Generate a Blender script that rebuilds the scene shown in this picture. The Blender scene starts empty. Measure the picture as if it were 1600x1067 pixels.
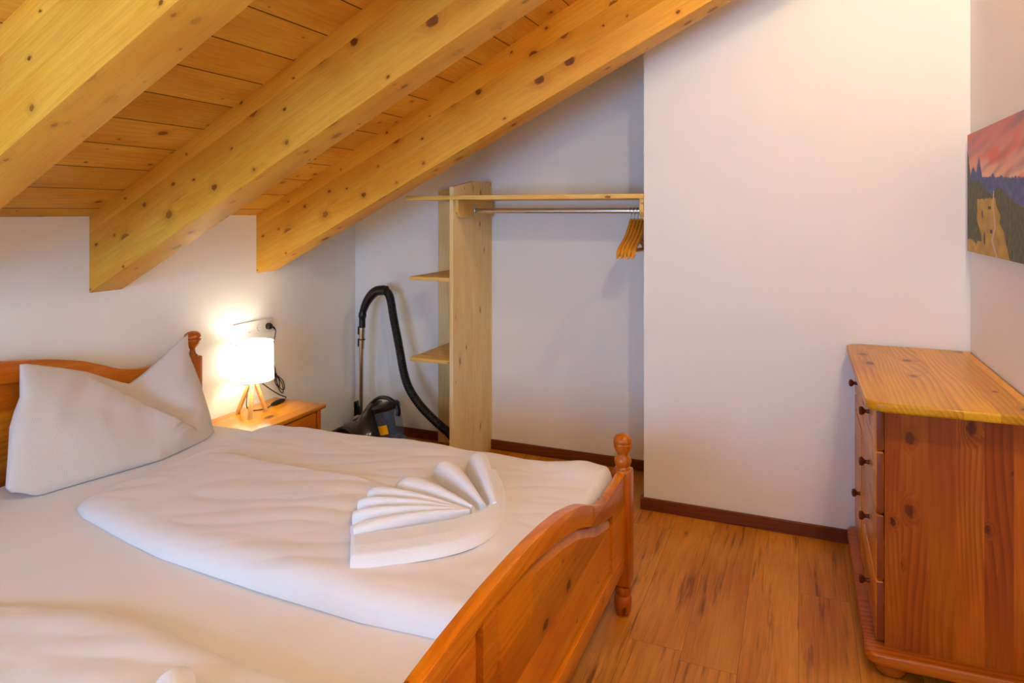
import bpy, bmesh, math, random
from mathutils import Vector, Matrix, noise
random.seed(7)
C = bpy.context.scene.collection
SC = bpy.context.scene

# ------------------------------------------------------------------ camera
FPX = 1071.0; YAW = math.atan(448/1071); HORIZ = 330.0; CAMH = 1.55
cam = bpy.data.cameras.new('camera'); co = bpy.data.objects.new('camera', cam); C.objects.link(co)
cam.sensor_width = 36; cam.lens = 36*FPX/1600; cam.shift_y = -(533.5-HORIZ)/1600
cam.clip_start = 0.02
co.location = (0, 0, CAMH); co.rotation_euler = (math.pi/2, 0, YAW)
SC.camera = co
SC.view_settings.view_transform = 'Standard'; SC.view_settings.look = 'None'
SC.view_settings.exposure = 0.0; SC.view_settings.gamma = 1.0
SC.view_settings.use_curve_mapping = False
SC.cycles.diffuse_bounces = 5; SC.cycles.max_bounces = 8; SC.cycles.transparent_max_bounces = 8
SC.cycles.use_adaptive_sampling = True; SC.cycles.adaptive_threshold = 0.03

# measured points of the room: where a sight line meets the plane y = Y (or x = X)
_F = (-math.sin(YAW), math.cos(YAW)); _R = (math.cos(YAW), math.sin(YAW))
def at_y(u, v, y):
    a = (u-800)/FPX; b = (HORIZ-v)/FPX
    rx, ry = _F[0]+_R[0]*a, _F[1]+_R[1]*a; t = y/ry
    return Vector((rx*t, y, CAMH+b*t))
def at_x(u, v, x):
    a = (u-800)/FPX; b = (HORIZ-v)/FPX
    rx, ry = _F[0]+_R[0]*a, _F[1]+_R[1]*a; t = x/rx
    return Vector((x, ry*t, CAMH+b*t))

# room constants
XL, XR, YA, YP, YN = -2.923, 0.697, 4.085, 3.564, -1.5
XP = -0.745                       # left edge of the projecting wall
SLOPE = 0.515; ZK = 1.527         # ceiling slope and knee wall height
def zc(x): return ZK + 0.522*(x-XL)

# ------------------------------------------------------------------ node helpers
def lin(r, g, b):
    f = lambda c: (c/255/12.92 if c <= 10 else ((c/255+0.055)/1.055)**2.4)
    return (f(r), f(g), f(b), 1)
class NT:
    def __init__(s, name):
        s.m = bpy.data.materials.new(name); s.m.use_nodes = True
        s.t = s.m.node_tree; s.t.nodes.clear()
        s.out = s.n('ShaderNodeOutputMaterial')
    def n(s, typ, **kw):
        nd = s.t.nodes.new(typ)
        for k, v in kw.items():
            if k.startswith('i_'): nd.inputs[int(k[2:])].default_value = v
            else: setattr(nd, k, v)
        return nd
    def l(s, a, b): s.t.links.new(a, b)
    def setin(s, sock, v):
        if hasattr(v, 'is_output') or isinstance(v, bpy.types.NodeSocket): s.l(v, sock)
        else: sock.default_value = v
    def math(s, op, a, b=None, c=None, clamp=False):
        nd = s.n('ShaderNodeMath', operation=op, use_clamp=clamp)
        s.setin(nd.inputs[0], a)
        if b is not None: s.setin(nd.inputs[1], b)
        if c is not None: s.setin(nd.inputs[2], c)
        return nd.outputs[0]
    def ramp(s, f, a, b, lo=0., hi=1.):          # smooth map range
        nd = s.n('ShaderNodeMapRange', interpolation_type='SMOOTHSTEP')
        s.setin(nd.inputs[0], f); nd.inputs[1].default_value = a; nd.inputs[2].default_value = b
        nd.inputs[3].default_value = lo; nd.inputs[4].default_value = hi
        return nd.outputs[0]
    def mix(s, f, a, b, mode='MIX'):
        nd = s.n('ShaderNodeMix', data_type='RGBA', blend_type=mode)
        s.setin(nd.inputs[0], f); s.setin(nd.inputs[6], a); s.setin(nd.inputs[7], b)
        return nd.outputs[2]
    def comb(s, x, y, z):
        nd = s.n('ShaderNodeCombineXYZ')
        for i, v in enumerate((x, y, z)): s.setin(nd.inputs[i], v)
        return nd.outputs[0]
    def noise(s, vec, scale=1., detail=2., rough=.5, dist=0.):
        nd = s.n('ShaderNodeTexNoise'); s.l(vec, nd.inputs['Vector'])
        nd.inputs['Scale'].default_value = scale; nd.inputs['Detail'].default_value = detail
        nd.inputs['Roughness'].default_value = rough; nd.inputs['Distortion'].default_value = dist
        return nd.outputs[0]
    def bsdf(s, color, rough=.5, **kw):
        b = s.n('ShaderNodeBsdfPrincipled')
        s.setin(b.inputs['Base Color'], color); s.setin(b.inputs['Roughness'], rough)
        for k, v in kw.items(): s.setin(b.inputs[k.replace('_', ' ')], v)
        s.l(b.outputs[0], s.out.inputs[0]); return b
    def bump(s, b, h, strength=.2, dist=.01):
        nd = s.n('ShaderNodeBump'); nd.inputs['Strength'].default_value = strength
        nd.inputs['Distance'].default_value = dist; s.l(h, nd.inputs['Height']); s.l(nd.outputs[0], b.inputs['Normal'])

def wood(name, light, mid, dark, grain='X', across='Y', board=None, seam=0., knots=(4., .07, .5), knotc=lin(70, 28, 8),
         rough=.4, ring=16., ring_amt=.35, coat=0., var=.18, planklen=None, tint=1.0, kstretch=.45, boff=0., fine_amt=.22, spec=.3, streak=0.):
    """Procedural pine: growth rings bent round knots, glued boards across an axis."""
    s = NT(name)
    tc = s.n('ShaderNodeTexCoord'); sp = s.n('ShaderNodeSeparateXYZ'); s.l(tc.outputs['Object'], sp.inputs[0])
    ax = {'X': sp.outputs[0], 'Y': sp.outputs[1], 'Z': sp.outputs[2]}
    third = [k for k in 'XYZ' if k not in (grain, across)][0]
    g, a, t = ax[grain], ax[across], ax[third]
    rnd = rnd2 = None; seamf = None
    if board:
        q = s.math('DIVIDE', s.math('SUBTRACT', a, boff), board); idx = s.math('FLOOR', q); fr = s.math('FRACT', q)
        wn = s.n('ShaderNodeTexWhiteNoise', noise_dimensions='1D'); s.l(idx, wn.inputs['W'])
        if planklen:
            gq = s.math('ADD', s.math('DIVIDE', g, planklen), wn.outputs[0]); gi = s.math('FLOOR', gq); gf = s.math('FRACT', gq)
            w2 = s.n('ShaderNodeTexWhiteNoise', noise_dimensions='2D'); s.l(s.comb(idx, gi, 0.), w2.inputs['Vector'])
            rnd = w2.outputs[0]
            e2 = s.math('MULTIPLY', s.math('MINIMUM', gf, s.math('SUBTRACT', 1., gf)), planklen)
        else:
            rnd = wn.outputs[0]; e2 = None
        e1 = s.math('MULTIPLY', s.math('MINIMUM', fr, s.math('SUBTRACT', 1., fr)), board)
        e = s.math('MINIMUM', e1, e2) if e2 is not None else e1
        if seam: seamf = s.ramp(e, seam*.4, seam, 0., 1.)
        off = s.math('MULTIPLY', rnd, 37.)
        g = s.math('ADD', g, off); t2 = s.math('ADD', t, s.math('MULTIPLY', rnd, 11.))
    else: t2 = t
    vec = s.comb(g, a, t2)
    # knots
    kd, kr, kp = knots
    at2 = s.math('ADD', a, t2)                  # one coordinate that varies on every long face
    if rnd is not None: at2 = s.math('ADD', at2, s.math('MULTIPLY', rnd, 5.3))
    kv = s.comb(s.math('MULTIPLY', g, kd*kstretch), s.math('MULTIPLY', at2, kd), 0.)
    vo = s.n('ShaderNodeTexVoronoi', feature='F1', distance='EUCLIDEAN', voronoi_dimensions='2D'); s.l(kv, vo.inputs['Vector']); vo.inputs['Scale'].default_value = 1.
    wob = s.noise(vec, 90., 2.)
    vd = s.math('ADD', vo.outputs['Distance'], s.math('MULTIPLY', s.math('SUBTRACT', wob, .5), kr*.8))
    cs = s.n('ShaderNodeSeparateColor'); s.l(vo.outputs['Color'], cs.inputs[0])
    on = s.math('LESS_THAN', cs.outputs[0], kp)
    rad = s.math('MULTIPLY', s.math('ADD', .22, s.math('MULTIPLY', s.math('POWER', cs.outputs[1], 2.2), 1.15)), kr)
    rel = s.math('DIVIDE', vd, rad)
    core = s.math('MULTIPLY', s.ramp(rel, .75, 1.15, 1., 0.), on)
    halo = s.math('MULTIPLY', s.ramp(rel, .6, 3.2, 1., 0.), on)
    # growth rings
    gv = s.comb(s.math('MULTIPLY', g, .22), a, t2)
    big = s.noise(gv, 3.2, 1.5, .5)
    ph = s.math('ADD', s.math('MULTIPLY', s.math('ADD', a, s.math('MULTIPLY', t2, .7)), ring),
                s.math('MULTIPLY', big, ring*.22))
    ph = s.math('ADD', ph, s.math('MULTIPLY', halo, 2.2))
    fr2 = s.math('FRACT', ph)
    line = s.math('MULTIPLY', s.ramp(fr2, .2, .9, 0., 1.), s.ramp(fr2, .92, 1.0, 1., 0.))
    amt = s.ramp(s.noise(s.comb(s.math('MULTIPLY', g, .3), a, t2), 5., 1.), .35, .7, .15, 1.)
    line = s.math('MULTIPLY', line, amt)
    fine = s.noise(s.comb(s.math('MULTIPLY', g, .05), a, t2), 160., 3., .6)
    cloud = s.noise(s.comb(s.math('MULTIPLY', g, .35), a, t2), 6., 2.)
    col = s.mix(s.ramp(cloud, .3, .7), light, mid)
    col = s.mix(s.math('MULTIPLY', line, ring_amt), col, dark)
    col = s.mix(s.math('MULTIPLY', s.ramp(fine, .35, .75), fine_amt), col, dark)
    col = s.mix(s.math('MULTIPLY', halo, .35), col, dark)
    if streak:
        st = s.noise(s.comb(s.math('MULTIPLY', g, .06), a, t2), 42., 3., .65)
        pt = s.noise(s.comb(s.math('MULTIPLY', g, .4), a, t2), 7., 2.)
        col = s.mix(s.math('MULTIPLY', s.math('MULTIPLY', s.ramp(st, .50, .70), s.ramp(pt, .38, .62)), streak), col, dark)
    if rnd is not None:
        br = s.math('ADD', 1.-var, s.math('MULTIPLY', rnd, 2*var))
        col = s.mix(1., col, s.comb(br, br, br), 'MULTIPLY')
    col = s.mix(s.math('MULTIPLY', core, s.math('ADD', .55, s.math('MULTIPLY', cs.outputs[2], .35))), col, knotc)
    if seamf is not None: col = s.mix(seamf, (dark[0]*.25, dark[1]*.22, dark[2]*.2, 1), col)
    b = s.bsdf(col, rough); b.inputs['Specular IOR Level'].default_value = spec
    if coat: b.inputs['Coat Weight'].default_value = coat; b.inputs['Coat Roughness'].default_value = .12
    hgt = s.math('ADD', s.math('MULTIPLY', fine, .3), s.math('MULTIPLY', line, .1))
    if seamf is not None: hgt = s.math('ADD', hgt, s.math('MULTIPLY', seamf, 2.))
    s.bump(b, hgt, .15, .002)
    return s.m

def plain(name, col, rough=.5, bump=None, **kw):
    s = NT(name)
    b = s.bsdf(col, rough, **kw)
    if bump:
        tc = s.n('ShaderNodeTexCoord')
        s.bump(b, s.noise(tc.outputs['Object'], bump[0], 3.), bump[1], bump[2])
    return s.m

def plaster(name, col):
    s = NT(name); tc = s.n('ShaderNodeTexCoord')
    n1 = s.noise(tc.outputs['Object'], 260., 2.); n2 = s.noise(tc.outputs['Object'], 3., 2.)
    c = s.mix(s.ramp(n2, .3, .7), (col[0]*.985, col[1]*.985, col[2]*.985, 1), col)
    b = s.bsdf(c, .9); b.inputs['Specular IOR Level'].default_value = .2
    s.bump(b, n1, .12, .001); return s.m

def fabric(name, col, scale=900., strength=.25, stripes=False, sheen=.2, dist=.0006):
    s = NT(name); tc = s.n('ShaderNodeTexCoord')
    n1 = s.noise(tc.outputs['Object'], scale, 2.)
    h = n1
    if stripes:
        sp = s.n('ShaderNodeSeparateXYZ'); s.l(tc.outputs['Object'], sp.inputs[0])
        w = s.math('SINE', s.math('MULTIPLY', sp.outputs[1], 2*math.pi/.006))
        h = s.math('ADD', s.math('MULTIPLY', w, .5), n1)
    n2 = s.noise(tc.outputs['Object'], 4., 3.)
    c = s.mix(s.ramp(n2, .3, .7), (col[0]*.97, col[1]*.97, col[2]*.97, 1), col)
    b = s.bsdf(c, .85); b.inputs['Sheen Weight'].default_value = sheen; b.inputs['Specular IOR Level'].default_value = .2
    s.bump(b, h, strength, dist); return s.m

M = {}
M['wall'] = plaster('white plaster', lin(243, 242, 236))
_ct = dict(light=lin(240, 186, 66), mid=lin(228, 162, 42), dark=lin(180, 100, 14))
M['rafter'] = wood('glulam spruce', grain='X', across='Z', board=.115, var=.07, kstretch=.75, knots=(7.5, .12, .75), knotc=lin(96, 40, 10), rough=.5, ring=30., ring_amt=.14, coat=.0, **_ct)
M['plank'] = wood('spruce planks', lin(230, 174, 62), lin(216, 148, 40), lin(156, 84, 12), grain='Y', across='X', board=.1738, boff=.0756, seam=.0035, var=.08,
                  kstretch=.7, knots=(8.5, .09, .6), knotc=lin(104, 46, 10), rough=.5, ring=40., ring_amt=.15)
_bd = dict(light=lin(212, 130, 20), mid=lin(194, 100, 10), dark=lin(124, 46, 3))
def bedwood(n, g, a, board=.11, **k):
    d = dict(_bd); d.update(k)
    return wood(n, grain=g, across=a, board=board, var=.2, kstretch=.6, knots=(7., .11, .45), knotc=lin(76, 24, 4), rough=.3, ring=32., ring_amt=.35, coat=.25, **d)
M['bed_yz'] = bedwood('oiled pine along width', 'Y', 'Z')
M['bed_z'] = bedwood('oiled pine upright', 'Z', 'Y', None, light=lin(192, 104, 14), mid=lin(172, 78, 8), dark=lin(110, 38, 3))
M['bed_x'] = bedwood('oiled pine lengthwise', 'X', 'Z')
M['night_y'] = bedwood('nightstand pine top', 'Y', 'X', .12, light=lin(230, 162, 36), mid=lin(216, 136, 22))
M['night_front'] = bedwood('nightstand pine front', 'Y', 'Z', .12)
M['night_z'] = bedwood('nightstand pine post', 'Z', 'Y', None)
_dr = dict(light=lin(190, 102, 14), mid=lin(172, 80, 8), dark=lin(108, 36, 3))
def drwood(n, g, a, board, **k):
    d = dict(_dr); d.update(k)
    return wood(n, grain=g, across=a, board=board, var=.19, kstretch=.6, knots=(7., .11, .5), knotc=lin(70, 20, 4), rough=.38, ring=55., ring_amt=.5, coat=.15, **d)
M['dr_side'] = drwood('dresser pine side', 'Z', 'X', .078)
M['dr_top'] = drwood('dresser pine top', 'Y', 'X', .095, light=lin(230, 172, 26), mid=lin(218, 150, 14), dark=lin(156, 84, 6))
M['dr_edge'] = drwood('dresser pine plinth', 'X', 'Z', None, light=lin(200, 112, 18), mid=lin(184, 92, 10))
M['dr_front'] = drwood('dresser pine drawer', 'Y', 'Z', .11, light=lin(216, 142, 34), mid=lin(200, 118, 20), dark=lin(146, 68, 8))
M['knob'] = drwood('turned dark knob', 'X', 'Z', None, light=lin(118, 44, 10), mid=lin(104, 36, 8), dark=lin(60, 18, 4))
_sh = dict(light=lin(246, 224, 168), mid=lin(238, 208, 138), dark=lin(200, 150, 70))
def spruce(n, g, a, board, **k):
    d = dict(_sh); d.update(k)
    return wood(n, grain=g, across=a, board=board, var=.05, knots=(9., .07, .6), knotc=lin(130, 76, 24), rough=.55, ring=36., ring_amt=.18, **d)
M['sh_z'] = spruce('pale spruce upright', 'Z', 'Y', .13)
M['sh_back'] = spruce('pale spruce back', 'Z', 'X', .13)
M['sh_x'] = spruce('pale spruce shelf', 'X', 'Y', .14, light=lin(240, 204, 118), mid=lin(232, 188, 90))
M['hanger'] = wood('lacquered hanger wood', lin(224, 156, 44), lin(208, 132, 30), lin(160, 88, 14), grain='Y', across='Z', knots=(3., .01, 0.), rough=.35, ring=60., ring_amt=.2, coat=.3)
M['lampwood'] = wood('pale lamp wood', lin(240, 204, 140), lin(230, 186, 112), lin(196, 144, 66), grain='Z', across='Y', knots=(3., .01, 0.), rough=.5, ring=60., ring_amt=.2)
M['floor'] = wood('laminate floor', lin(208, 142, 44), lin(190, 118, 28), lin(104, 52, 8), grain='Y', across='X', board=.19, planklen=1.25, seam=.0008, var=.09, fine_amt=.25, streak=.8,
                  knots=(3., .05, .3), knotc=lin(120, 62, 20), rough=.42, ring=30., ring_amt=.3, kstretch=.3)
M['skirting'] = wood('dark skirting wood', lin(128, 66, 38), lin(108, 52, 30), lin(64, 26, 14), grain='X', across='Z', knots=(3., .02, .2), rough=.4, ring=40., ring_amt=.5)
M['skirting_y'] = wood('dark skirting wood lengthwise', lin(128, 66, 38), lin(108, 52, 30), lin(64, 26, 14), grain='Y', across='Z', knots=(3., .02, .2), rough=.4, ring=40., ring_amt=.5)
M['linen'] = fabric('white bed linen', lin(232, 230, 229), 700., .2)
M['pillow'] = fabric('seersucker pillow cotton', lin(212, 205, 198), 700., .35, stripes=True)
M['terry'] = fabric('white terry towel', lin(245, 246, 248), 420., .7, sheen=.5, dist=.003)
M['chrome'] = plain('brushed chrome', lin(215, 212, 205), .18, Metallic=1.)
M['wire'] = plain('steel wire', lin(190, 186, 180), .25, Metallic=1.)
M['black'] = plain('black plastic', lin(18, 18, 20), .35, bump=(200, .05, .001))
M['hose'] = plain('black ribbed hose', lin(12, 12, 16), .4)
M['grey'] = plain('dark grey gloss plastic', lin(62, 58, 56), .22, Coat_Weight=.5)
M['button'] = plain('light grey button', lin(150, 140, 142), .35)
M['sticker'] = plain('yellow sticker', lin(250, 200, 20), .5)
M['socketwhite'] = plain('white socket plastic', lin(240, 238, 232), .35)
M['recess'] = plain('grey socket recess', lin(190, 186, 178), .5)
M['frame_white'] = plain('white window frame', lin(235, 235, 232), .4)
def mk_cup():
    s = NT('smoky clear plastic')
    b = s.n('ShaderNodeBsdfPrincipled'); b.inputs['Base Color'].default_value = lin(120, 140, 170); b.inputs['Roughness'].default_value = .08
    t = s.n('ShaderNodeBsdfTransparent'); t.inputs[0].default_value = (.7, .78, .9, 1)
    mx = s.n('ShaderNodeMixShader'); mx.inputs[0].default_value = .28
    s.l(t.outputs[0], mx.inputs[1]); s.l(b.outputs[0], mx.inputs[2]); s.l(mx.outputs[0], s.out.inputs[0]); return s.m
M['cup'] = mk_cup()
M['cone'] = plain('blue steel filter', lin(90, 150, 210), .25, Metallic=.6)
def mk_glass():
    s = NT('window glass')
    g = s.n('ShaderNodeBsdfGlossy'); g.inputs['Roughness'].default_value = .02
    t = s.n('ShaderNodeBsdfTransparent')
    mx = s.n('ShaderNodeMixShader'); mx.inputs[0].default_value = .06
    s.l(t.outputs[0], mx.inputs[1]); s.l(g.outputs[0], mx.inputs[2]); s.l(mx.outputs[0], s.out.inputs[0]); return s.m
M['glass'] = mk_glass()
def emis(name, col, st, base=None):
    s = NT(name); b = s.bsdf(base or (.9, .88, .82, 1), .7)
    b.inputs['Emission Color'].default_value = col; b.inputs['Emission Strength'].default_value = st; return s.m
M['shade'] = emis('glowing lamp shade cloth', (1., .90, .70, 1), 2.4)
M['trimcloth'] = plain('cream shade trim', lin(214, 204, 180), .8)
M['endgrain'] = plain('dark stained end grain', lin(126, 54, 10), .5, bump=(400, .2, .001))
M['bulb'] = emis('lit bulb', (1., .88, .68, 1), 80.)
M['globe'] = emis('lit opal globe', (1., .88, .66, 1), 350.)
M['globe_dim'] = emis('lit opal globe dimmer', (1., .88, .66, 1), 200.)

# ------------------------------------------------------------------ mesh helpers
def obj(name, bm, mat, parent=None, smooth=True, origin=None, autos=35):
    me = bpy.data.meshes.new(name)
    bmesh.ops.recalc_face_normals(bm, faces=bm.faces)
    o = bpy.data.objects.new(name, me); C.objects.link(o)
    org = Vector(parent.location) if parent is not None and origin is None else Vector(origin or (0, 0, 0))
    if parent is not None and parent.parent is not None:
        org = parent.matrix_world_org if hasattr(parent, 'matrix_world_org') else org
    bm.transform(Matrix.Translation(-org))
    bm.to_mesh(me); bm.free()
    for m in (mat if isinstance(mat, (list, tuple)) else [mat]): me.materials.append(m)
    if smooth:
        for p in me.polygons: p.use_smooth = True
        try: me.set_sharp_from_angle(angle=math.radians(autos))
        except Exception: pass
    if parent is not None: o.parent = parent
    else: o.location = org
    return o
def sub(name, bm, mat, part, root, **k):
    """a mesh that is a child of a part; the part sits at its thing's origin"""
    me_o = obj(name, bm, mat, None, origin=tuple(root.location), **k)
    me_o.location = (0, 0, 0); me_o.parent = part
    return me_o
def thing(name, label, cat, loc, group=None):
    o = bpy.data.objects.new(name, None); C.objects.link(o); o.location = loc
    o.empty_display_size = .05
    o['label'] = label; o['category'] = cat
    if group: o['group'] = group
    return o
def tag(o, label, cat, group=None):
    o['label'] = label; o['category'] = cat
    if group: o['group'] = group
    return o
def struct(name, bm, mat, **k):
    o = obj(name, bm, mat, None, **k); o['kind'] = 'structure'; return o

def bx(bm, lo, hi, bev=0., seg=2):
    vs = [bm.verts.new((x, y, z)) for x in (lo[0], hi[0]) for y in (lo[1], hi[1]) for z in (lo[2], hi[2])]
    fs = [bm.faces.new([vs[i] for i in q]) for q in ((0, 1, 3, 2), (4, 6, 7, 5), (0, 4, 5, 1), (2, 3, 7, 6), (0, 2, 6, 4), (1, 5, 7, 3))]
    if bev:
        es = list({e for f in fs for e in f.edges})
        bmesh.ops.bevel(bm, geom=es, offset=bev, segments=seg, profile=.5, affect='EDGES')
    return bm
def B(lo, hi, bev=0., seg=2): return bx(bmesh.new(), lo, hi, bev, seg)
def prism(bm, pts, fn, d0, d1, bev=0.):
    """pts 2D polygon; fn(p, d) -> 3D; extruded from d0 to d1"""
    a = [bm.verts.new(fn(p, d0)) for p in pts]; b = [bm.verts.new(fn(p, d1)) for p in pts]
    n = len(pts); f0 = bm.faces.new(a); f1 = bm.faces.new(b[::-1])
    sd = [bm.faces.new([a[i], b[i], b[(i+1) % n], a[(i+1) % n]]) for i in range(n)]
    if bev:
        es = list(f0.edges)+list(f1.edges)
        bmesh.ops.bevel(bm, geom=es, offset=bev, segments=3, profile=.5, affect='EDGES')
    return bm
def lathe(bm, prof, c=(0, 0, 0), axis='Z', n=28):
    """prof: list of (r, h)"""
    rings = []
    for r, h in prof:
        ring = []
        for i in range(n):
            a = 2*math.pi*i/n
            p = {'Z': (r*math.cos(a), r*math.sin(a), h), 'X': (h, r*math.cos(a), r*math.sin(a)), 'Y': (r*math.cos(a), h, r*math.sin(a))}[axis]
            ring.append(bm.verts.new((c[0]+p[0], c[1]+p[1], c[2]+p[2])))
        rings.append(ring)
    for A, Bq in zip(rings, rings[1:]):
        for i in range(n): bm.faces.new([A[i], A[(i+1) % n], Bq[(i+1) % n], Bq[i]])
    bm.faces.new(rings[0]); bm.faces.new(rings[-1])
    return bm
def smooth_path(pts, sub_=6):
    P = [Vector(p) for p in pts]; out = []
    for i in range(len(P)-1):
        p0 = P[max(i-1, 0)]; p1 = P[i]; p2 = P[i+1]; p3 = P[min(i+2, len(P)-1)]
        for k in range(sub_):
            t = k/sub_
            out.append(.5*((2*p1)+(-p0+p2)*t+(2*p0-5*p1+4*p2-p3)*t*t+(-p0+3*p1-3*p2+p3)*t**3))
    out.append(P[-1]); return out
def tube(bm, pts, r, n=12, smooth=0, rf=None, flat=1.):
    if smooth: pts = smooth_path(pts, smooth)
    pts = [Vector(p) for p in pts]
    rings = []; up = None
    for i, p in enumerate(pts):
        d = (pts[min(i+1, len(pts)-1)]-pts[max(i-1, 0)]).normalized()
        if up is None:
            up = Vector((0, 0, 1)) if abs(d.z) < .9 else Vector((0, 1, 0))
        s = d.cross(up).normalized(); up = s.cross(d).normalized()
        rr = r if rf is None else rf(i/(len(pts)-1), i)
        rings.append([bm.verts.new(p+(s*math.cos(2*math.pi*k/n)*flat+up*math.sin(2*math.pi*k/n))*rr) for k in range(n)])
    for A, Bq in zip(rings, rings[1:]):
        for k in range(n): bm.faces.new([A[k], A[(k+1) % n], Bq[(k+1) % n], Bq[k]])
    bm.faces.new(rings[0]); bm.faces.new(rings[-1][::-1]); return bm
def grid(bm, nu, nv, fn):
    V = [[bm.verts.new(fn(i/nu, j/nv)) for j in range(nv+1)] for i in range(nu+1)]
    for i in range(nu):
        for j in range(nv): bm.faces.new([V[i][j], V[i+1][j], V[i+1][j+1], V[i][j+1]])
    return V
def interp(tab, x):
    if x <= tab[0][0]: return tab[0][1]
    for (a, fa), (b, fb) in zip(tab, tab[1:]):
        if x <= b:
            t = (x-a)/(b-a); return fa+(fb-fa)*t
    return tab[-1][1]
def ssm(a, b, x):
    t = max(0., min(1., (x-a)/(b-a))); return t*t*(3-2*t)

# ------------------------------------------------------------------ setting
T = .12
struct('floor', B((XL-T, YN-T, -.1), (XR+T, YA+T, 0)), M['floor'], smooth=False)
struct('wall_left', B((XL-T, YN-T, 0), (XL, YA+T, ZK+.05)), M['wall'], smooth=False)
struct('wall_back', B((XL, YA, 0), (XR+T, YA+T, 3.6)), M['wall'], smooth=False)
struct('wall_projecting', B((XP, YP, 0), (XR, YA, 3.55)), M['wall'], smooth=False)
struct('wall_right', B((XR, YN-T, 0), (XR+T, YA, 3.6)), M['wall'], smooth=False)
# near wall with a window opening
WX0, WX1, WZ0, WZ1 = -2.15, -.55, .75, 1.80
bm = bmesh.new()
bx(bm, (XL, YN-T, 0), (WX0, YN, 3.6)); bx(bm, (WX1, YN-T, 0), (XR, YN, 3.6))
bx(bm, (WX0, YN-T, 0), (WX1, YN, WZ0)); bx(bm, (WX0, YN-T, WZ1), (WX1, YN, 3.6))
struct('wall_near', bm, M['wall'], smooth=False)
w = bpy.data.objects.new('window_1', None); C.objects.link(w); w.location = (WX0, YN-.06, WZ0); w['kind'] = 'structure'
bm = bmesh.new()
mid = (WX0+WX1)/2
bx(bm, (WX0, YN-.09, WZ0), (WX1, YN-.03, WZ0+.06), .004); bx(bm, (WX0, YN-.09, WZ1-.06), (WX1, YN-.03, WZ1), .004)
for x in (WX0, mid-.04, WX1-.06): bx(bm, (x, YN-.09, WZ0+.06), (x+(.08 if x == mid-.04 else .06), YN-.03, WZ1-.06), .004)
obj('window_frame', bm, M['frame_white'], w)
obj('window_pane', B((WX0+.06, YN-.063, WZ0+.06), (mid-.04, YN-.057, WZ1-.06)), M['glass'], w, smooth=False)
obj('window_pane', B((mid+.04, YN-.063, WZ0+.06), (WX1-.06, YN-.057, WZ1-.06)), M['glass'], w, smooth=False)
# sloping board ceiling, local x runs up the slope
ang = math.atan(.522); L = (XR-XL+.3)/math.cos(ang)
bm = B((-.15, YN-T, 0), (L, YA+T, .1))
ce = struct('ceiling', bm, M['plank'], smooth=False)
ce.location = (XL, 0, ZK); ce.rotation_euler = (0, -ang, 0)

# skirting
def skirt(name, path):                       # path of (lo, hi) boxes
    bm = bmesh.new()
    for lo, hi in path: bx(bm, lo, hi, .003, 1)
    return bm
struct('baseboard_back', skirt('b', [((XL+.016, YA-.016, 0), (XP-.016, YA, .062))]), M['skirting'])
struct('baseboard_projecting', skirt('b', [((XP-.016, YP-.016, 0), (XR, YP, .062)),]), M['skirting'])
struct('baseboard_side', skirt('b', [((XP-.016, YP, 0), (XP, YA, .062))]), M['skirting_y'])
struct('baseboard_left', skirt('b', [((XL, YN, 0), (XL+.016, YA, .062))]), M['skirting_y'])
struct('baseboard_right', skirt('b', [((XR-.016, YN, 0), (XR, 2.4, .062))]), M['skirting_y'])

# rafters (glued beams), each in its own frame running up the slope
def rafter(y0, w, zb, slope, lab):
    a = math.atan(slope); ca_, sa_ = math.cos(a), math.sin(a)
    bm = bmesh.new()
    # plumb cuts against the knee wall and the far wall; the top follows the boards
    wp = [(XL, zb), (XR, zb+slope*(XR-XL)), (XR, zc(XR)+.002), (XL, ZK+.002)]
    pts = [((x-XL)*ca_+(z-zb)*sa_, -(x-XL)*sa_+(z-zb)*ca_) for x, z in wp]
    prism(bm, pts, lambda p, d: (p[0], d, p[1]), 0, w, .004)
    o = obj('rafter', bm, M['rafter'], None)
    o.location = (XL, y0, zb); o.rotation_euler = (0, -a, 0)
    return tag(o, lab, 'roof beam', 'exposed roof rafters')
rafter(1.145, .165, 1.187, .52, 'thick spruce rafter nearest the camera, filling the top left corner')
rafter(2.094, .165, 1.185, .522, 'middle spruce rafter, running over the bed from the knee wall')
rafter(3.115, .165, 1.190, .500, 'farthest spruce rafter, running just above the clothes shelf')

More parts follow.
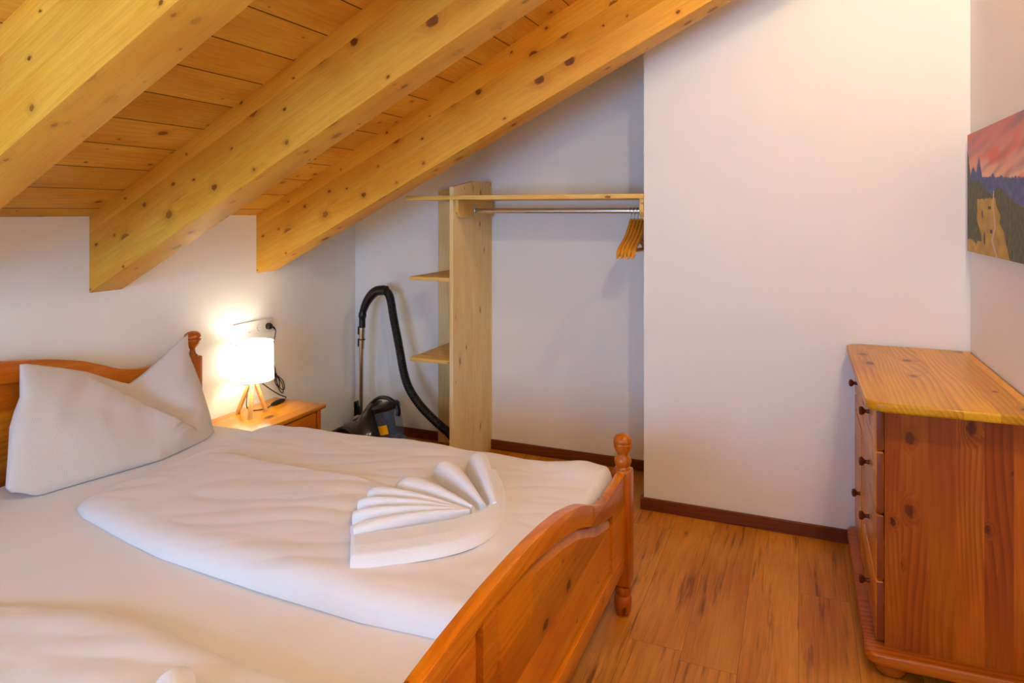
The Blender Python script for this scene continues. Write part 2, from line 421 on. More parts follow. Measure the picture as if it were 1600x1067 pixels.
# ------------------------------------------------------------------ bed
bed = thing('double_bed', 'wide oiled pine double bed with curved headboard and footboard', 'bed', (-1.75, 1.335, 0))
YC = 1.335
def endboard(xb, th, face, top, inner, zbot, zled, y_post, y_sti, mat, name):
    """curved frame with two raised panels; face = +1 panel detail towards +x"""
    mir = lambda t: t
    def fT(y): return interp(top, abs(y-YC))
    def fI(y): return interp(inner, abs(y-YC))
    x0, x1 = xb-th/2, xb+th/2
    bm = bmesh.new(); N = 120
    fn = lambda p, d: (d, p[0], p[1])
    ys = [YC-y_post+2*y_post*i/N for i in range(N+1)]
    pts = [(y, fI(y)) for y in ys]+[(y, fT(y)) for y in reversed(ys)]
    # top rail as quads so that the curve stays clean
    rings = []
    for y in ys:
        zt, zi = fT(y), fI(y); r = .004
        sec = [(x0, zi), (x1, zi), (x1, zt-r), (x1-r*.3, zt-r*.3), (x1-r, zt), (x0+r, zt), (x0+r*.3, zt-r*.3), (x0, zt-r)]
        rings.append([bm.verts.new((a, y, b)) for a, b in sec])
    for A, Bq in zip(rings, rings[1:]):
        for k in range(8): bm.faces.new([A[k], A[(k+1) % 8], Bq[(k+1) % 8], Bq[k]])
    bm.faces.new(rings[0]); bm.faces.new(rings[-1])
    bx(bm, (x0, YC-y_post, zbot), (x1, YC+y_post, zled), .002, 1)
    def stile(a, b):
        n = 8; yy = [a+(b-a)*i/n for i in range(n+1)]
        pts = [(a, zled), (b, zled)]+[(y, fI(y)+.001) for y in reversed(yy)]
        prism(bm, pts, fn, x0, x1)
    stile(YC-.035, YC+.035)
    stile(YC-y_post, YC-y_sti); stile(YC+y_sti, YC+y_post)
    board = obj(name, bm, mat, bed, autos=25)
    for s in (-1, 1):
        bm = bmesh.new()
        a, b = (YC+.035, YC+y_sti) if s > 0 else (YC-y_sti, YC-.035)
        n = 60
        def loop(ins, x):
            yy = [a+ins+(b-a-2*ins)*i/n for i in range(n+1)]
            pl = [(y, zled+ins) for y in yy]+[(y, fI(y)-ins*1.15) for y in reversed(yy)]
            return [bm.verts.new((x, p[0], p[1])) for p in pl]
        xf = x1 if face > 0 else x0; xk = x0 if face > 0 else x1
        L0 = loop(.0, xf-face*.019); L1 = loop(.030, xf-face*.003); L2 = loop(0., xk+face*.008)
        m = len(L0)
        for i in range(m):
            j = (i+1) % m
            bm.faces.new([L0[i], L0[j], L1[j], L1[i]]); bm.faces.new([L2[i], L2[j], L0[j], L0[i]])
        h = n+1
        for i in range(n):                       # bands between bottom and top of the raised field and the back
            for Lq in (L1, L2):
                bm.faces.new([Lq[i], Lq[i+1], Lq[2*h-2-i], Lq[2*h-1-i]])
        sub('panel', bm, M['bed_yz'], board, bed, autos=25)
    return board
topF = [(0, .735), (.165, .731), (.265, .725), (.385, .714), (.515, .694), (.615, .670), (.695, .646), (.775, .614), (.82, .594), (.865, .576), (.905, .564), (.95, .556), (1.0, .551), (1.1, .551), (1.2, .554), (1.27, .556)]
innF = [(0, .692), (.235, .680), (.385, .655), (.505, .632), (.645, .597), (.75, .556), (.81, .532), (.86, .514), (.92, .500), (1.0, .480), (1.05, .470), (1.27, .46)]
topH = [(0, .985), (.165, .982), (.352, .968), (.45, .954), (.525, .942), (.60, .925), (.685, .902), (.775, .866), (.83, .842), (.87, .829), (.92, .818), (.97, .812), (1.04, .808), (1.27, .806)]
innH = [(0, .905), (.35, .882), (.5, .862), (.60, .842), (.69, .820), (.79, .785), (.87, .765), (.95, .755), (1.05, .745), (1.27, .735)]
endboard(-.626, .034, 1, topF, innF, .195, .262, 1.235, 1.045, M['bed_yz'], 'footboard')
endboard(-2.86, .034, 1, topH, innH, .25, .33, 1.235, 1.045, M['bed_yz'], 'headboard')
def post(x, y, ztop, head):
    bm = bmesh.new(); h = .035
    zs = ztop-.135
    bx(bm, (x-h, y-h, .118), (x+h, y+h, zs), .008, 2)
    lathe(bm, [(.016, 0), (.026, .004), (.031, .018), (.034, .045), (.033, .065), (.027, .074), (.0285, .08), (.033, .088), (.034, .1), (.031, .109), (.024, .114), (.027, .119), (.034, .125)], (x, y, 0))
    p = obj('bedpost', bm, M['bed_z'], bed)
    bm = bmesh.new()
    if not head:
        pr = [(.03, -.002), (.031, .004), (.026, .01), (.03, .018), (.0335, .03), (.031, .042), (.024, .052), (.022, .058), (.026, .066), (.0335, .08), (.036, .094), (.0365, .099), (.034, .101), (.0365, .104), (.035, .115), (.028, .126), (.017, .133), (.006, .136)]
    else:
        pr = [(.026, -.002), (.026, .004), (.018, .012), (.014, .024), (.014, .038), (.026, .052), (.038, .066), (.0425, .082), (.0425, .087), (.040, .089), (.0425, .091), (.042, .10), (.036, .114), (.024, .123), (.008, .127)]
    lathe(bm, pr, (x, y, zs), n=32)
    sub('finial', bm, M['bed_z'], p, bed, autos=60)
for y in (YC+1.27, YC-1.27):
    post(-.626, y, .693, False); post(-2.862, y, .945, True)
for y in (YC+1.25, YC-1.25):
    obj('side_rail', B((-2.825, y-.014, .22), (-.662, y+.014, .40), .004), M['bed_x'], bed)

# mattress with tight sheet
def soft_box(lo, hi, r, amp, seed, n=(90, 80), dome=.0):
    bm = bmesh.new()
    bx(bm, lo, hi, r, 5)
    return bm
bm = bmesh.new()
NX, NY = 110, 110
mx0, mx1, my0, my1, mz0, mz1 = -2.835, -.648, .10, 2.57, .26, .502
def mat_top(u, v):
    x = mx0+(mx1-mx0)*u; y = my0+(my1-my0)*v
    d = min(x-mx0, mx1-x, y-my0, my1-y); r = .045
    e = math.sqrt(max(0, 1-(1-min(d/r, 1))**2))
    z = mz1-r+r*e + .0022*noise.noise(Vector((x*3.1, y*1.6, 1.)))+.0012*noise.noise(Vector((x*9, y*3, 5.)))
    return (x, y, z)
V = grid(bm, NX, NY, mat_top)
bot = {}
def skirt_down(bm, V, z):
    nu = len(V)-1; nv = len(V[0])-1
    rim = [V[i][0] for i in range(nu+1)]+[V[nu][j] for j in range(1, nv+1)]+[V[i][nv] for i in range(nu-1, -1, -1)]+[V[0][j] for j in range(nv-1, 0, -1)]
    lo = [bm.verts.new((v.co.x, v.co.y, z)) for v in rim]; n = len(rim)
    for i in range(n): bm.faces.new([rim[i], rim[(i+1) % n], lo[(i+1) % n], lo[i]])
    bm.faces.new(lo[::-1])
skirt_down(bm, V, mz0)
tag(obj('mattress', bm, M['linen'], None), 'wide mattress under a tight white fitted sheet, on the pine bed', 'mattress')

# duvets
def duvet(name, near, far, xa, xb, t0, t1, seed, crease, label, group):
    """near/far: tables of y over x; t: thickness at the head and foot ends"""
    bm = bmesh.new(); nu, nv = 190, 140
    zb = mz1+.004
    def fn(u, v):
        uu = u; vv = v
        ylo0 = interp(near, xa+(xb-xa)*u); yhi0 = interp(far, xa+(xb-xa)*u)
        x = xa+(xb-xa)*u + .02*math.sin(v*math.pi)*-1*(1-u)
        y = ylo0+(yhi0-ylo0)*v
        r = .085
        dn = (y-ylo0); df = (yhi0-y); dl = (x-xa)+.02; dr = (xb-x)
        def e(d, r): return math.sqrt(max(0., 1-(1-max(0, min(d/r, 1)))**2))
        t = t0+(t1-t0)*ssm(0, .75, u)
        p = min(e(dn, r*.8)*1., e(df, r), e(dl, r*1.3), e(dr, .05))
        # corners: multiply for softness
        rf_ = r*(1-.75*ssm(.78, .97, u)); p = (e(dn, r)*e(df, rf_)*e(dl, r*1.4)*e(dr, .03))**.9
        w = noise.noise(Vector((x*2.2+seed, y*2.0, seed)))*.012
        # directional wrinkles fanning from the middle
        q = Vector((x*3.0+y*2.2+seed, (y-x*.35)*9., seed*1.3))
        w += abs(noise.noise(q))*.0085-.003
        q2 = Vector((x*14., y*5.+x*3, seed+4)); w += noise.noise(q2)*.003
        w += crease(x, y)
        z = zb + (t+w)*p
        return (x, y, z)
    V = grid(bm, nu, nv, fn); skirt_down(bm, V, zb-.001)
    o = obj(name, bm, M['linen'], None, autos=180)
    return tag(o, label, 'duvet', group)
def cr1(x, y):
    # folded layer edge running lengthwise, fading at both ends, and a few soft pulls
    yl = 2.13+(x+2.2)*-.06
    f = ssm(-2.28, -2.1, x)*(1-ssm(-1.5, -1.33, x))
    c = .017*f*(ssm(yl+.012, yl-.012, y))*(1-ssm(.0, .55, yl-y))
    c += -.004*math.exp(-((y-yl-.012)/.012)**2)*f
    c += .022*math.exp(-((x+.76)/.09)**2-((y-2.47)/.1)**2)
    return c
nearF = [(-2.33, 1.625), (-2.25, 1.59), (-2.12, 1.562), (-1.95, 1.525), (-1.77, 1.493), (-1.38, 1.468), (-1.03, 1.456), (-.84, 1.47), (-.65, 1.48)]
farF = [(-2.33, 2.575), (-2.1, 2.60), (-1.6, 2.60), (-1.2, 2.585), (-.65, 2.56)]
duvet('duvet', nearF, farF, -2.33, -.65, .045, .072, 3.7, cr1, 'white folded duvet on the far half of the bed, under the large towel fan', 'white duvets on the bed')
nearN = [(-2.1, .16), (-.65, .14)]
farN = [(-2.1, 1.08), (-1.93, 1.14), (-1.84, 1.18), (-1.64, 1.232), (-1.45, 1.226), (-1.27, 1.21), (-1.18, 1.20), (-.65, 1.18)]
duvet('duvet', nearN, farN, -2.1, -.65, .03, .05, 9.1, lambda x, y: 0, 'white duvet on the near half of the bed, cut off at the bottom left', 'white duvets on the bed')

# towel fans
def lobe(bm, c, t, w0, w1, h0, h1, z0, zt, lean=0.):
    c = Vector((c[0], c[1])); t = Vector((t[0], t[1])); d = (t-c); Ld = d.length; d /= Ld; s = Vector((-d.y, d.x))
    n, m = 16, 14; rings = []
    for i in range(n+1):
        k = i/n; w = w0+(w1-w0)*k; h = h0+(h1-h0)*k
        kk = k; end = 1.
        if i == n: end = .80
        elif i == n-1: end = .94
        elif i == n-2: end = .985
        pos = c+d*Ld*min(1., k if i < n else 1.004)
        bow = .012*math.sin(k*math.pi)
        ring = []
        for j in range(m+1):
            a = math.pi*j/m
            lat = math.cos(a); up = math.sin(a)**.7
            q = pos+s*(lat*w/2*end+lean*up*h)
            zz = z0+(zt-z0)*0+up*h*end+bow*up
            ring.append(bm.verts.new((q.x, q.y, zz)))
        rings.append(ring)
    for A, Bq in zip(rings, rings[1:]):
        for j in range(m): bm.faces.new([A[j], A[j+1], Bq[j+1], Bq[j]])
        bm.faces.new([A[0], Bq[0], Bq[m], A[m]])
    bm.faces.new(rings[0]); bm.faces.new(rings[-1])
def towel(dx, dy, zb, label, name='folded_towel'):
    bm = bmesh.new()
    P = lambda x, y: (x+dx, y+dy)
    c5 = P(-.975, 1.97)
    for t, w, h in (((-1.235, 1.708), .082, .044), ((-1.285, 1.785), .066, .05), ((-1.315, 1.868), .068, .053), ((-1.325, 1.955), .078, .055)):
        lobe(bm, c5, P(*t), .018, w, .026, h, zb, 0, lean=.35)
    lobe(bm, P(-.965, 1.99), P(-1.262, 2.06), .02, .125, .028, .06, zb, 0, lean=.25)
    lobe(bm, P(-.945, 2.02), P(-1.205, 2.235), .02, .105, .03, .066, zb, 0, lean=.1)
    lobe(bm, P(-.915, 2.035), P(-1.13, 2.35), .022, .095, .03, .07, zb, 0, lean=-.1)
    # the wide outer strip that wraps round the pinched centre
    inn = smooth_path([P(-1.212, 1.672)+(0,), P(-1.09, 1.775)+(0,), P(-.99, 1.87)+(0,), P(-.945, 1.935)+(0,), P(-.925, 1.99)+(0,), P(-.935, 2.06)+(0,), P(-1.0, 2.18)+(0,), P(-1.07, 2.31)+(0,)], 8)
    out = smooth_path([P(-1.125, 1.548)+(0,), P(-1.01, 1.63)+(0,), P(-.92, 1.71)+(0,), P(-.862, 1.80)+(0,), P(-.845, 1.90)+(0,), P(-.862, 2.02)+(0,), P(-.93, 2.17)+(0,), P(-1.04, 2.335)+(0,)], 8)
    rings = []; n = len(inn)
    for i, (a, b) in enumerate(zip(inn, out)):
        k = i/(n-1); ring = []; h = .03 if k < .55 else .03-.014*(k-.55)/.45
        e = .8 if i in (0, n-1) else 1.
        m = 12
        for j in range(m+1):
            q = j/m; p = b.lerp(a, q)
            prof = (min(1, math.sin(math.pi*min(q*3.2, .5)))**.6) * (1-.15*ssm(.5, 1, q))
            fold = .004*math.exp(-((q-.45)/.06)**2)
            ring.append(bm.verts.new((p.x, p.y, zb+(h*prof+fold)*e)))
        ring.append(bm.verts.new((a.x, a.y, zb))); rings.append(ring)
    for A, Bq in zip(rings, rings[1:]):
        for j in range(len(A)): bm.faces.new([A[j], A[(j+1) % len(A)], Bq[(j+1) % len(A)], Bq[j]])
    bm.faces.new(rings[0]); bm.faces.new(rings[-1])
    o = obj(name, bm, M['terry'], None, autos=70)
    return tag(o, label, 'towel', 'towels folded into fans')
towel(0, 0, .576, 'white towel folded into a pleated fan, on the far duvet')
towel(-.06, -1.31, .552, 'white towel fan on the near duvet, only its tips in view at the bottom left')

# ------------------------------------------------------------------ pillow
PO = [(-.00, 0)]
def pillow():
    bm = bmesh.new(); nu, nv = 120, 90
    # silhouette tables in (v up 0..1): left and right edges, bottom and top curves over u
    Lp = [(0, 1.575, .54), (.25, 1.59, .66), (.5, 1.615, .775), (.75, 1.655, .875), (1, 1.685, .955)]
    top = [(0, .968), (.03, .966), (.2, .922), (.33, .885), (.45, .838), (.55, .80), (.60, .785), (.68, .81), (.80, .862), (.92, .925), (1., .955)]
    def edgeL(v): return interp([(0, 1.572), (.05, 1.557), (.3, 1.588), (.5, 1.61), (.62, 1.636), (.72, 1.662), (1, 1.683)], v)
    def edgeR(v): return interp([(0, 2.42), (.2, 2.43), (.5, 2.435), (.8, 2.43), (1, 2.462)], v)
    def zbot(u): return .507+.035*(1-ssm(0, .10, u))+.012*ssm(.9, 1., u)
    def xcen(u, v):   # leaning sheet: bottom forward, top back against the headboard
        xb = interp([(0, -2.60), (.3, -2.55), (.6, -2.49), (1, -2.52)], u)
        xt = -2.735
        return xb+(xt-xb)*(v**.9)
    def pos(u, v, side):
        y = edgeL(v)+(edgeR(v)-edgeL(v))*u
        z = zbot(u)+(interp(top, u)-zbot(u))*v
        x = xcen(u, v)
        e = (max(0, math.sin(math.pi*u))**.42)*(max(0, math.sin(math.pi*min(1, v*.96+.02)))**.55)
        pinch = .0
        if side > 0:
            th = .105*e*(1.-.35*v)
            # diagonal crease from the dent in the top seam down to the right
            cy0, cz0, cy1, cz1 = 2.02, .80, 2.26, .60
            dx, dz = cy1-cy0, cz1-cz0; ln = math.hypot(dx, dz); dx /= ln; dz /= ln
            s = (y-cy0)*dx+(z-cz0)*dz; dd = (y-cy0)*(-dz)+(z-cz0)*dx      # dd>0: above/right of the crease
            fade = (1-ssm(ln*.75, ln*1.25, s))*ssm(-.12, .02, s)
            if dd > 0: th -= .10*fade*math.exp(-(dd/.12)**2)*e
            else: th += .034*fade*math.exp(-(dd/.09)**2)
            # second small fold leaving the end of the crease towards the right
            d2 = (z-(.612+.22*(y-2.2))); th -= .016*math.exp(-(d2/.014)**2)*ssm(2.14, 2.22, y)*(1-ssm(2.30, 2.4, y))
            # tension folds running from the ears
            th += .006*math.sin((z-.9*y)*38)*e*(1-ssm(1.9, 2.1, y))*ssm(.3, .8, v)
            th += .012*noise.noise(Vector((y*5, z*5, 3.)))*e+.004*noise.noise(Vector((y*14, z*10, 8.)))*e
            return (x+th, y, z)
        th = .075*e*(1-.3*v)
        return (x-th, y, z)
    G = {}
    for side in (1, -1):
        for i in range(nu+1):
            for j in range(nv+1):
                rim = i in (0, nu) or j in (0, nv)
                if rim and side < 0: G[-1, i, j] = G[1, i, j]; continue
                G[side, i, j] = bm.verts.new(pos(i/nu, j/nv, side))
    for side in (1, -1):
        for i in range(nu):
            for j in range(nv):
                q = [G[side, i, j], G[side, i+1, j], G[side, i+1, j+1], G[side, i, j+1]]
                bm.faces.new(q if side > 0 else q[::-1])
    return obj('pillow', bm, M['pillow'], None, autos=180)
tag(pillow(), 'large white striped pillow with a pinched top, leaning on the headboard', 'pillow')

# ------------------------------------------------------------------ nightstand
ns = thing('nightstand', 'small pine nightstand in the corner beside the headboard', 'nightstand', (-2.73, 2.98, 0))
zt = .43
bm = B((-2.918, 2.70, zt-.024), (-2.535, 3.265, zt), .009, 3)
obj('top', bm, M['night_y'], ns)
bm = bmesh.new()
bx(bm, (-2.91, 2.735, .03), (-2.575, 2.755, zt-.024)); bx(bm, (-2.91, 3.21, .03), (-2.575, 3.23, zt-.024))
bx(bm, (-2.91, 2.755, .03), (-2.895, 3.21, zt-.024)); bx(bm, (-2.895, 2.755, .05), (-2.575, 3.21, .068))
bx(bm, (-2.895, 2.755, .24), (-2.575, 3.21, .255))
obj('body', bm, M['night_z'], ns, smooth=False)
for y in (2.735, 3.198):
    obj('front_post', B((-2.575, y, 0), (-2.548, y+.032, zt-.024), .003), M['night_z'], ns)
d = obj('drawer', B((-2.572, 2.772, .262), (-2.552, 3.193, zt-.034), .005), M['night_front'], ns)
bm = lathe(bmesh.new(), [(.008, 0), (.008, .012), (.016, .02), (.017, .026), (.01, .032)], (-2.552, 2.98, .33), 'X')
sub('knob', bm, M['knob'], d, ns)

# ------------------------------------------------------------------ table lamp
LX, LY = -2.785, 2.942
lamp = thing('table_lamp', 'lit white drum table lamp on three wooden legs, on the nightstand', 'lamp', (LX, LY, zt))
bm = bmesh.new(); R1 = .113; n = 48
rings = [[bm.verts.new((LX+r*math.cos(2*math.pi*i/n), LY+r*math.sin(2*math.pi*i/n), z)) for i in range(n)] for r, z in ((R1, .618), (R1-.003, .83), (R1-.0055, .83), (R1-.0025, .618))]
for A, Bq in zip(rings, rings[1:]+rings[:1]):
    for i in range(n): bm.faces.new([A[i], A[(i+1) % n], Bq[(i+1) % n], Bq[i]])
obj('lamp_shade', bm, M['shade'], lamp)
for zz in (.619, .829):
    obj('shade_trim', tube(bmesh.new(), [(LX+(R1+.0005)*math.cos(2*math.pi*i/48), LY+(R1+.0005)*math.sin(2*math.pi*i/48), zz) for i in range(49)], .0022, 6), M['trimcloth'], lamp)
top3 = Vector((LX, LY, .635))
for fx, fy in ((-2.726, 2.862), (-2.868, 2.915), (-2.760, 3.018)):
    f = Vector((fx, fy, zt)); d = (f-top3); hd = Vector((d.x, d.y, 0)).normalized(); sd = Vector((-hd.y, hd.x, 0))
    bm = bmesh.new()
    vs = []
    for q, z in ((top3+hd*.004, .635), (f, zt)):
        for a, b in ((-.009, -.012), (.009, -.012), (.009, .012), (-.009, .012)):
            p = Vector((q.x, q.y, z))+hd*a+sd*b; vs.append(bm.verts.new(p))
    for i in range(4): bm.faces.new([vs[i], vs[(i+1) % 4], vs[4+(i+1) % 4], vs[4+i]])
    bm.faces.new(vs[:4]); bm.faces.new(vs[4:])
    bmesh.ops.bevel(bm, geom=list(bm.edges), offset=.0015, segments=1, affect='EDGES')
    obj('leg', bm, M['lampwood'], lamp)
bm = lathe(bmesh.new(), [(.02, .632), (.022, .636), (.022, .66), (.016, .665), (.016, .69)], (LX, LY, 0))
obj('lamp_holder', bm, M['socketwhite'], lamp)
bm = lathe(bmesh.new(), [(.013, .69), (.016, .70), (.028, .725), (.03, .745), (.024, .765), (.01, .777)], (LX, LY, 0))
obj('bulb', bm, M['bulb'], lamp)
# cord, switch, plug
xw = XL+.012
cordpts = [(xw+.03, 3.197, .868), (xw+.034, 3.225, .845), (xw+.02, 3.235, .80), (xw+.012, 3.232, .755), (xw+.012, 3.212, .70), (xw+.012, 3.205, .655), (xw+.01, 3.225, .648),
           (xw+.014, 3.243, .61), (xw+.014, 3.25, .56)]
def loop_pts(y0, z0, y1, z1, wid, off):
    a = Vector((xw+off, y0, z0)); b = Vector((xw+off, y1, z1)); m = (a+b)/2; d = (b-a); p = Vector((0, -d.z, d.y)).normalized()*wid
    return [a, m-p*.8-d*.15, m-p+d*.2, b-p*.45, b+p*.3, m+p+d*.15, m+p*.6-d*.2, a]
bm = bmesh.new()
tube(bm, cordpts, .003, 8, 5)
for y1, z1, wd, of in ((3.322, .468, .022, .012), (3.305, .452, .018, .018), (3.288, .49, .016, .006)):
    tube(bm, loop_pts(3.247, .572, y1, z1, wd, of), .0028, 8, 5)
tube(bm, loop_pts(3.247, .572, 3.212, .65, .012, .012), .0028, 8, 5)
lathe(bm, [(.008, -.006), (.009, 0), (.008, .006)], (xw+.013, 3.248, .572), n=12)
tube(bm, [(xw+.014, 3.235, .57), (xw+.02, 3.2, .60), (xw+.05, 3.10, .64), (-2.815, 3.02, .60), (-2.815, 3.08, .548), (-2.815, 3.143, .502), (-2.812, 3.195, .468), (-2.81, 3.238, .445), (-2.80, 3.21, .438)], .003, 8, 6)
tube(bm, [(-2.792, 3.095, .437), (-2.785, 3.05, .434), (-2.80, 3.0, .434), (-2.84, 2.985, .434), (-2.86, 2.975, .46), (-2.83, 2.955, .56), (-2.795, 2.945, .632)], .003, 8, 6)
obj('cord', bm, M['black'], lamp)
bm = bmesh.new()
tube(bm, [(-2.800, 3.215, .439), (-2.798, 3.19, .441), (-2.795, 3.155, .442), (-2.792, 3.12, .441), (-2.791, 3.093, .439)], .011, 12, 3, rf=lambda t, i: .004+.0085*math.sin(math.pi*t)**.6, flat=1.2)
obj('switch', bm, M['black'], lamp)
bm = bmesh.new()
lathe(bm, [(.019, .012), (.019, .03), (.015, .038), (.006, .042)], (XL, 3.197, .868), 'X', 20)
tube(bm, [(XL+.034, 3.2, .868), (XL+.038, 3.215, .86), (XL+.037, 3.226, .85)], .006, 8, 3)
obj('plug', bm, M['black'], lamp)

# wall sockets
sk = thing('wall_socket', 'white four-gang socket strip on the knee wall above the lamp', 'socket', (XL, 3.09, .87))
bm = B((XL, 2.936, .830), (XL+.010, 3.25, .912), .003)
obj('cover_plate', bm, M['socketwhite'], sk)
for k in range(4):
    yk = 2.981+k*.0715
    bm = lathe(bmesh.new(), [(.0215, .0095), (.0225, .0112), (.0205, .0118), (.0195, .0112)], (XL, yk, .870), 'X', 24)
    s_ = obj('socket_insert', bm, M['socketwhite'], sk)
    bm = bmesh.new()
    if k < 3:
        for dy in (-.0095, .0095): lathe(bm, [(.003, .0112), (.003, .0122)], (XL, yk+dy, .870), 'X', 10)
        for dz in (-.017, .017): bx(bm, (XL+.011, yk-.003, .87+dz-.002), (XL+.0125, yk+.003, .87+dz+.002))
        sub('contact_hole', bm, M['recess'], s_, sk)

# ------------------------------------------------------------------ vacuum cleaner
VY = 3.72
vac = thing('vacuum_cleaner', 'black canister vacuum cleaner with upright wand, in the corner beside the nightstand', 'vacuum cleaner', (-2.52, VY, 0))
prof = [(-2.745, .055), (-2.752, .10), (-2.738, .155), (-2.71, .186), (-2.66, .205), (-2.61, .232), (-2.565, .275), (-2.535, .318), (-2.515, .335), (-2.495, .332), (-2.49, .30), (-2.497, .25), (-2.475, .18), (-2.44, .125), (-2.36, .105), (-2.29, .10), (-2.275, .07), (-2.29, .045), (-2.5, .035), (-2.7, .035)]
bm = bmesh.new(); cx, cz = -2.56, .13; rings = []
for k in range(13):
    t = -1+2*k/12; s = (1-abs(t)**3.2*.55) if abs(t) < 1 else .42
    yy = VY+t*.125
    rings.append([bm.verts.new((cx+(x-cx)*s, yy, cz+(z-cz)*s)) for x, z in prof])
for A, Bq in zip(rings, rings[1:]):
    for i in range(len(prof)): bm.faces.new([A[i], A[(i+1) % len(prof)], Bq[(i+1) % len(prof)], Bq[i]])
bm.faces.new(rings[0]); bm.faces.new(rings[-1])
body = obj('body', bm, M['grey'], vac, autos=50)
for y in (VY-.135, VY+.10):
    bm = lathe(bmesh.new(), [(.03, 0), (.082, .0), (.092, .008), (.092, .03), (.085, .036), (.03, .036)], (-2.655, y, .092), 'Y', 32)
    obj('wheel', bm, M['black'], vac)
# dust cup, slightly tilted
ca = Vector((-2.405, VY-.03, .305)); cb = Vector((-2.355, VY-.03, .135)); ax = (ca-cb).normalized()
def tilt(bm, base):
    q = Vector((0, 0, 1)).rotation_difference(ax).to_matrix().to_4x4()
    bm.transform(Matrix.Translation(base) @ q); return bm
cup = obj('dust_cup', tilt(lathe(bmesh.new(), [(.055, 0), (.074, .004), (.078, .02), (.082, .13), (.084, .172)], n=36), cb), M['cup'], vac)
sub('filter_cone', tilt(lathe(bmesh.new(), [(.02, .01), (.03, .03), (.038, .12), (.05, .165)], n=24), cb), M['cone'], cup, vac)
obj('cup_lid', tilt(lathe(bmesh.new(), [(.086, .168), (.09, .174), (.09, .196), (.08, .208), (.05, .214), (.0, .215)][:-1], n=36), cb), M['black'], vac)
bm = bmesh.new()
tube(bm, [(-2.545, VY-.03, .295), (-2.50, VY-.03, .338), (-2.46, VY-.03, .365), (-2.41, VY-.03, .372), (-2.37, VY-.03, .362), (-2.325, VY-.035, .335), (-2.308, VY-.04, .30), (-2.31, VY-.05, .272)], .0115, 10, 5, flat=1.5)
obj('carry_handle', bm, M['black'], vac)
bm = bmesh.new()                                   # curved sticker lying on the cup
for_ang = []
q = Vector((0, 0, 1)).rotation_difference(ax).to_matrix()
vsg = []
for i in range(9):
    a = math.radians(-122+ (52)*i/8)
    col = []
    for h in (.032, .088):
        r = .0805+.0015*h/.1
        r = .0787+(.0823-.0787)*(h-.02)/.11+.0012
        col.append(bm.verts.new(cb+q @ Vector((r*math.cos(a), r*math.sin(a), h))))
    vsg.append(col)
for A, Bq in zip(vsg, vsg[1:]): bm.faces.new([A[0], Bq[0], Bq[1], A[1]])
stk = sub('sticker', bm, M['sticker'], cup, vac)
stk['label'] = 'yellow sticker'
bm = bmesh.new(); lathe(bm, [(.02, 0), (.024, .006), (.02, .014), (.008, .018)], n=20)
bm.transform(Matrix.Translation((-2.613, VY-.055, .222)) @ Matrix.Rotation(math.radians(-35), 4, 'Y') @ Matrix.Diagonal((1.2, .8, 1, 1)))
obj('power_button', bm, M['button'], vac)
# wand behind the body, standing in the floor nozzle
WY = 3.88
wt = at_y(566, 512, WY); wbm = at_y(563.5, 650, WY); wbase = Vector((wbm.x, WY, .07))
bm = bmesh.new()
tube(bm, [wbase, at_y(564.5, 545, WY)], .0165, 16)
wand = obj('wand', bm, M['chrome'], vac)
bm = bmesh.new()
tube(bm, [at_y(564.8, 545, WY), at_y(565.4, 530, WY)], .0195, 16); tube(bm, [at_y(565.4, 529, WY), at_y(566, 510, WY)], .0205, 16)
sub('collar', bm, M['chrome'], wand, vac)
bm = bmesh.new()
for v0 in (510, 529):
    tube(bm, [at_y(565.7, v0, WY), at_y(565.6, v0+1.6, WY)], .0225, 16)
    p = at_y(560.2, v0, WY-.01); bx(bm, (p.x-.004, p.y-.006, p.z-.055), (p.x+.004, p.y+.006, p.z), .002)
sub('clip', bm, M['black'], wand, vac)
bm = bmesh.new()
p = at_y(562, 650, WY)
tube(bm, [Vector((p.x, WY, .05)), Vector((p.x, WY, .24))], .022, 14)
bx(bm, (p.x-.028, WY-.028, .12), (p.x-.018, WY+.02, .265), .003)
bx(bm, (p.x-.16, WY-.13, 0.0), (p.x+.10, WY+.12, .035), .012); bx(bm, (p.x-.05, WY-.04, .03), (p.x+.04, WY+.04, .075), .012)
obj('floor_nozzle', bm, M['black'], vac)
# bent grip and hose
gp = [at_y(*q, WY) for q in ((566, 511), (566, 500), (567, 488), (571.5, 475), (578, 464), (587, 455.5), (597, 453.5), (604, 454))]
bm = bmesh.new()
tube(bm, gp, .03, 16, 5, rf=lambda t, i: .022+.011*ssm(.15, .7, t)+(.004 if .18 < t < .26 else 0))
hs = obj('grip', bm, M['black'], vac)
hp = [at_y(601, 453, WY)]+[at_y(u, v, y) for u, v, y in ((607.5, 460, 3.88), (611, 472, 3.87), (613.8, 490, 3.86), (617.5, 510, 3.85), (622, 533, 3.84), (626, 555, 3.83), (630.5, 580, 3.82), (638, 604, 3.81), (651, 626, 3.80), (668, 646, 3.80), (688, 665, 3.80), (702, 677, 3.80))]
hp += [Vector((-1.965, 3.80, .10)), Vector((-1.925, 3.76, .045)), Vector((-1.93, 3.66, .032)), Vector((-1.99, 3.60, .035)), Vector((-2.10, 3.615, .05)), Vector((-2.2, 3.64, .085)), Vector((-2.27, 3.66, .10))]
pth = smooth_path(hp, 30)
bm = tube(bmesh.new(), pth, .025, 14, rf=lambda t, i: .0265+(.0018 if i % 4 < 2 else -.0012)-.006*ssm(.82, .9, t))
obj('hose', bm, M['hose'], vac, autos=60)
bm = tube(bmesh.new(), [(-2.17, 3.635, .07), (-2.23, 3.65, .095), (-2.30, 3.665, .115)], .03, 14, 3)
obj('hose_connector', bm, M['black'], vac)

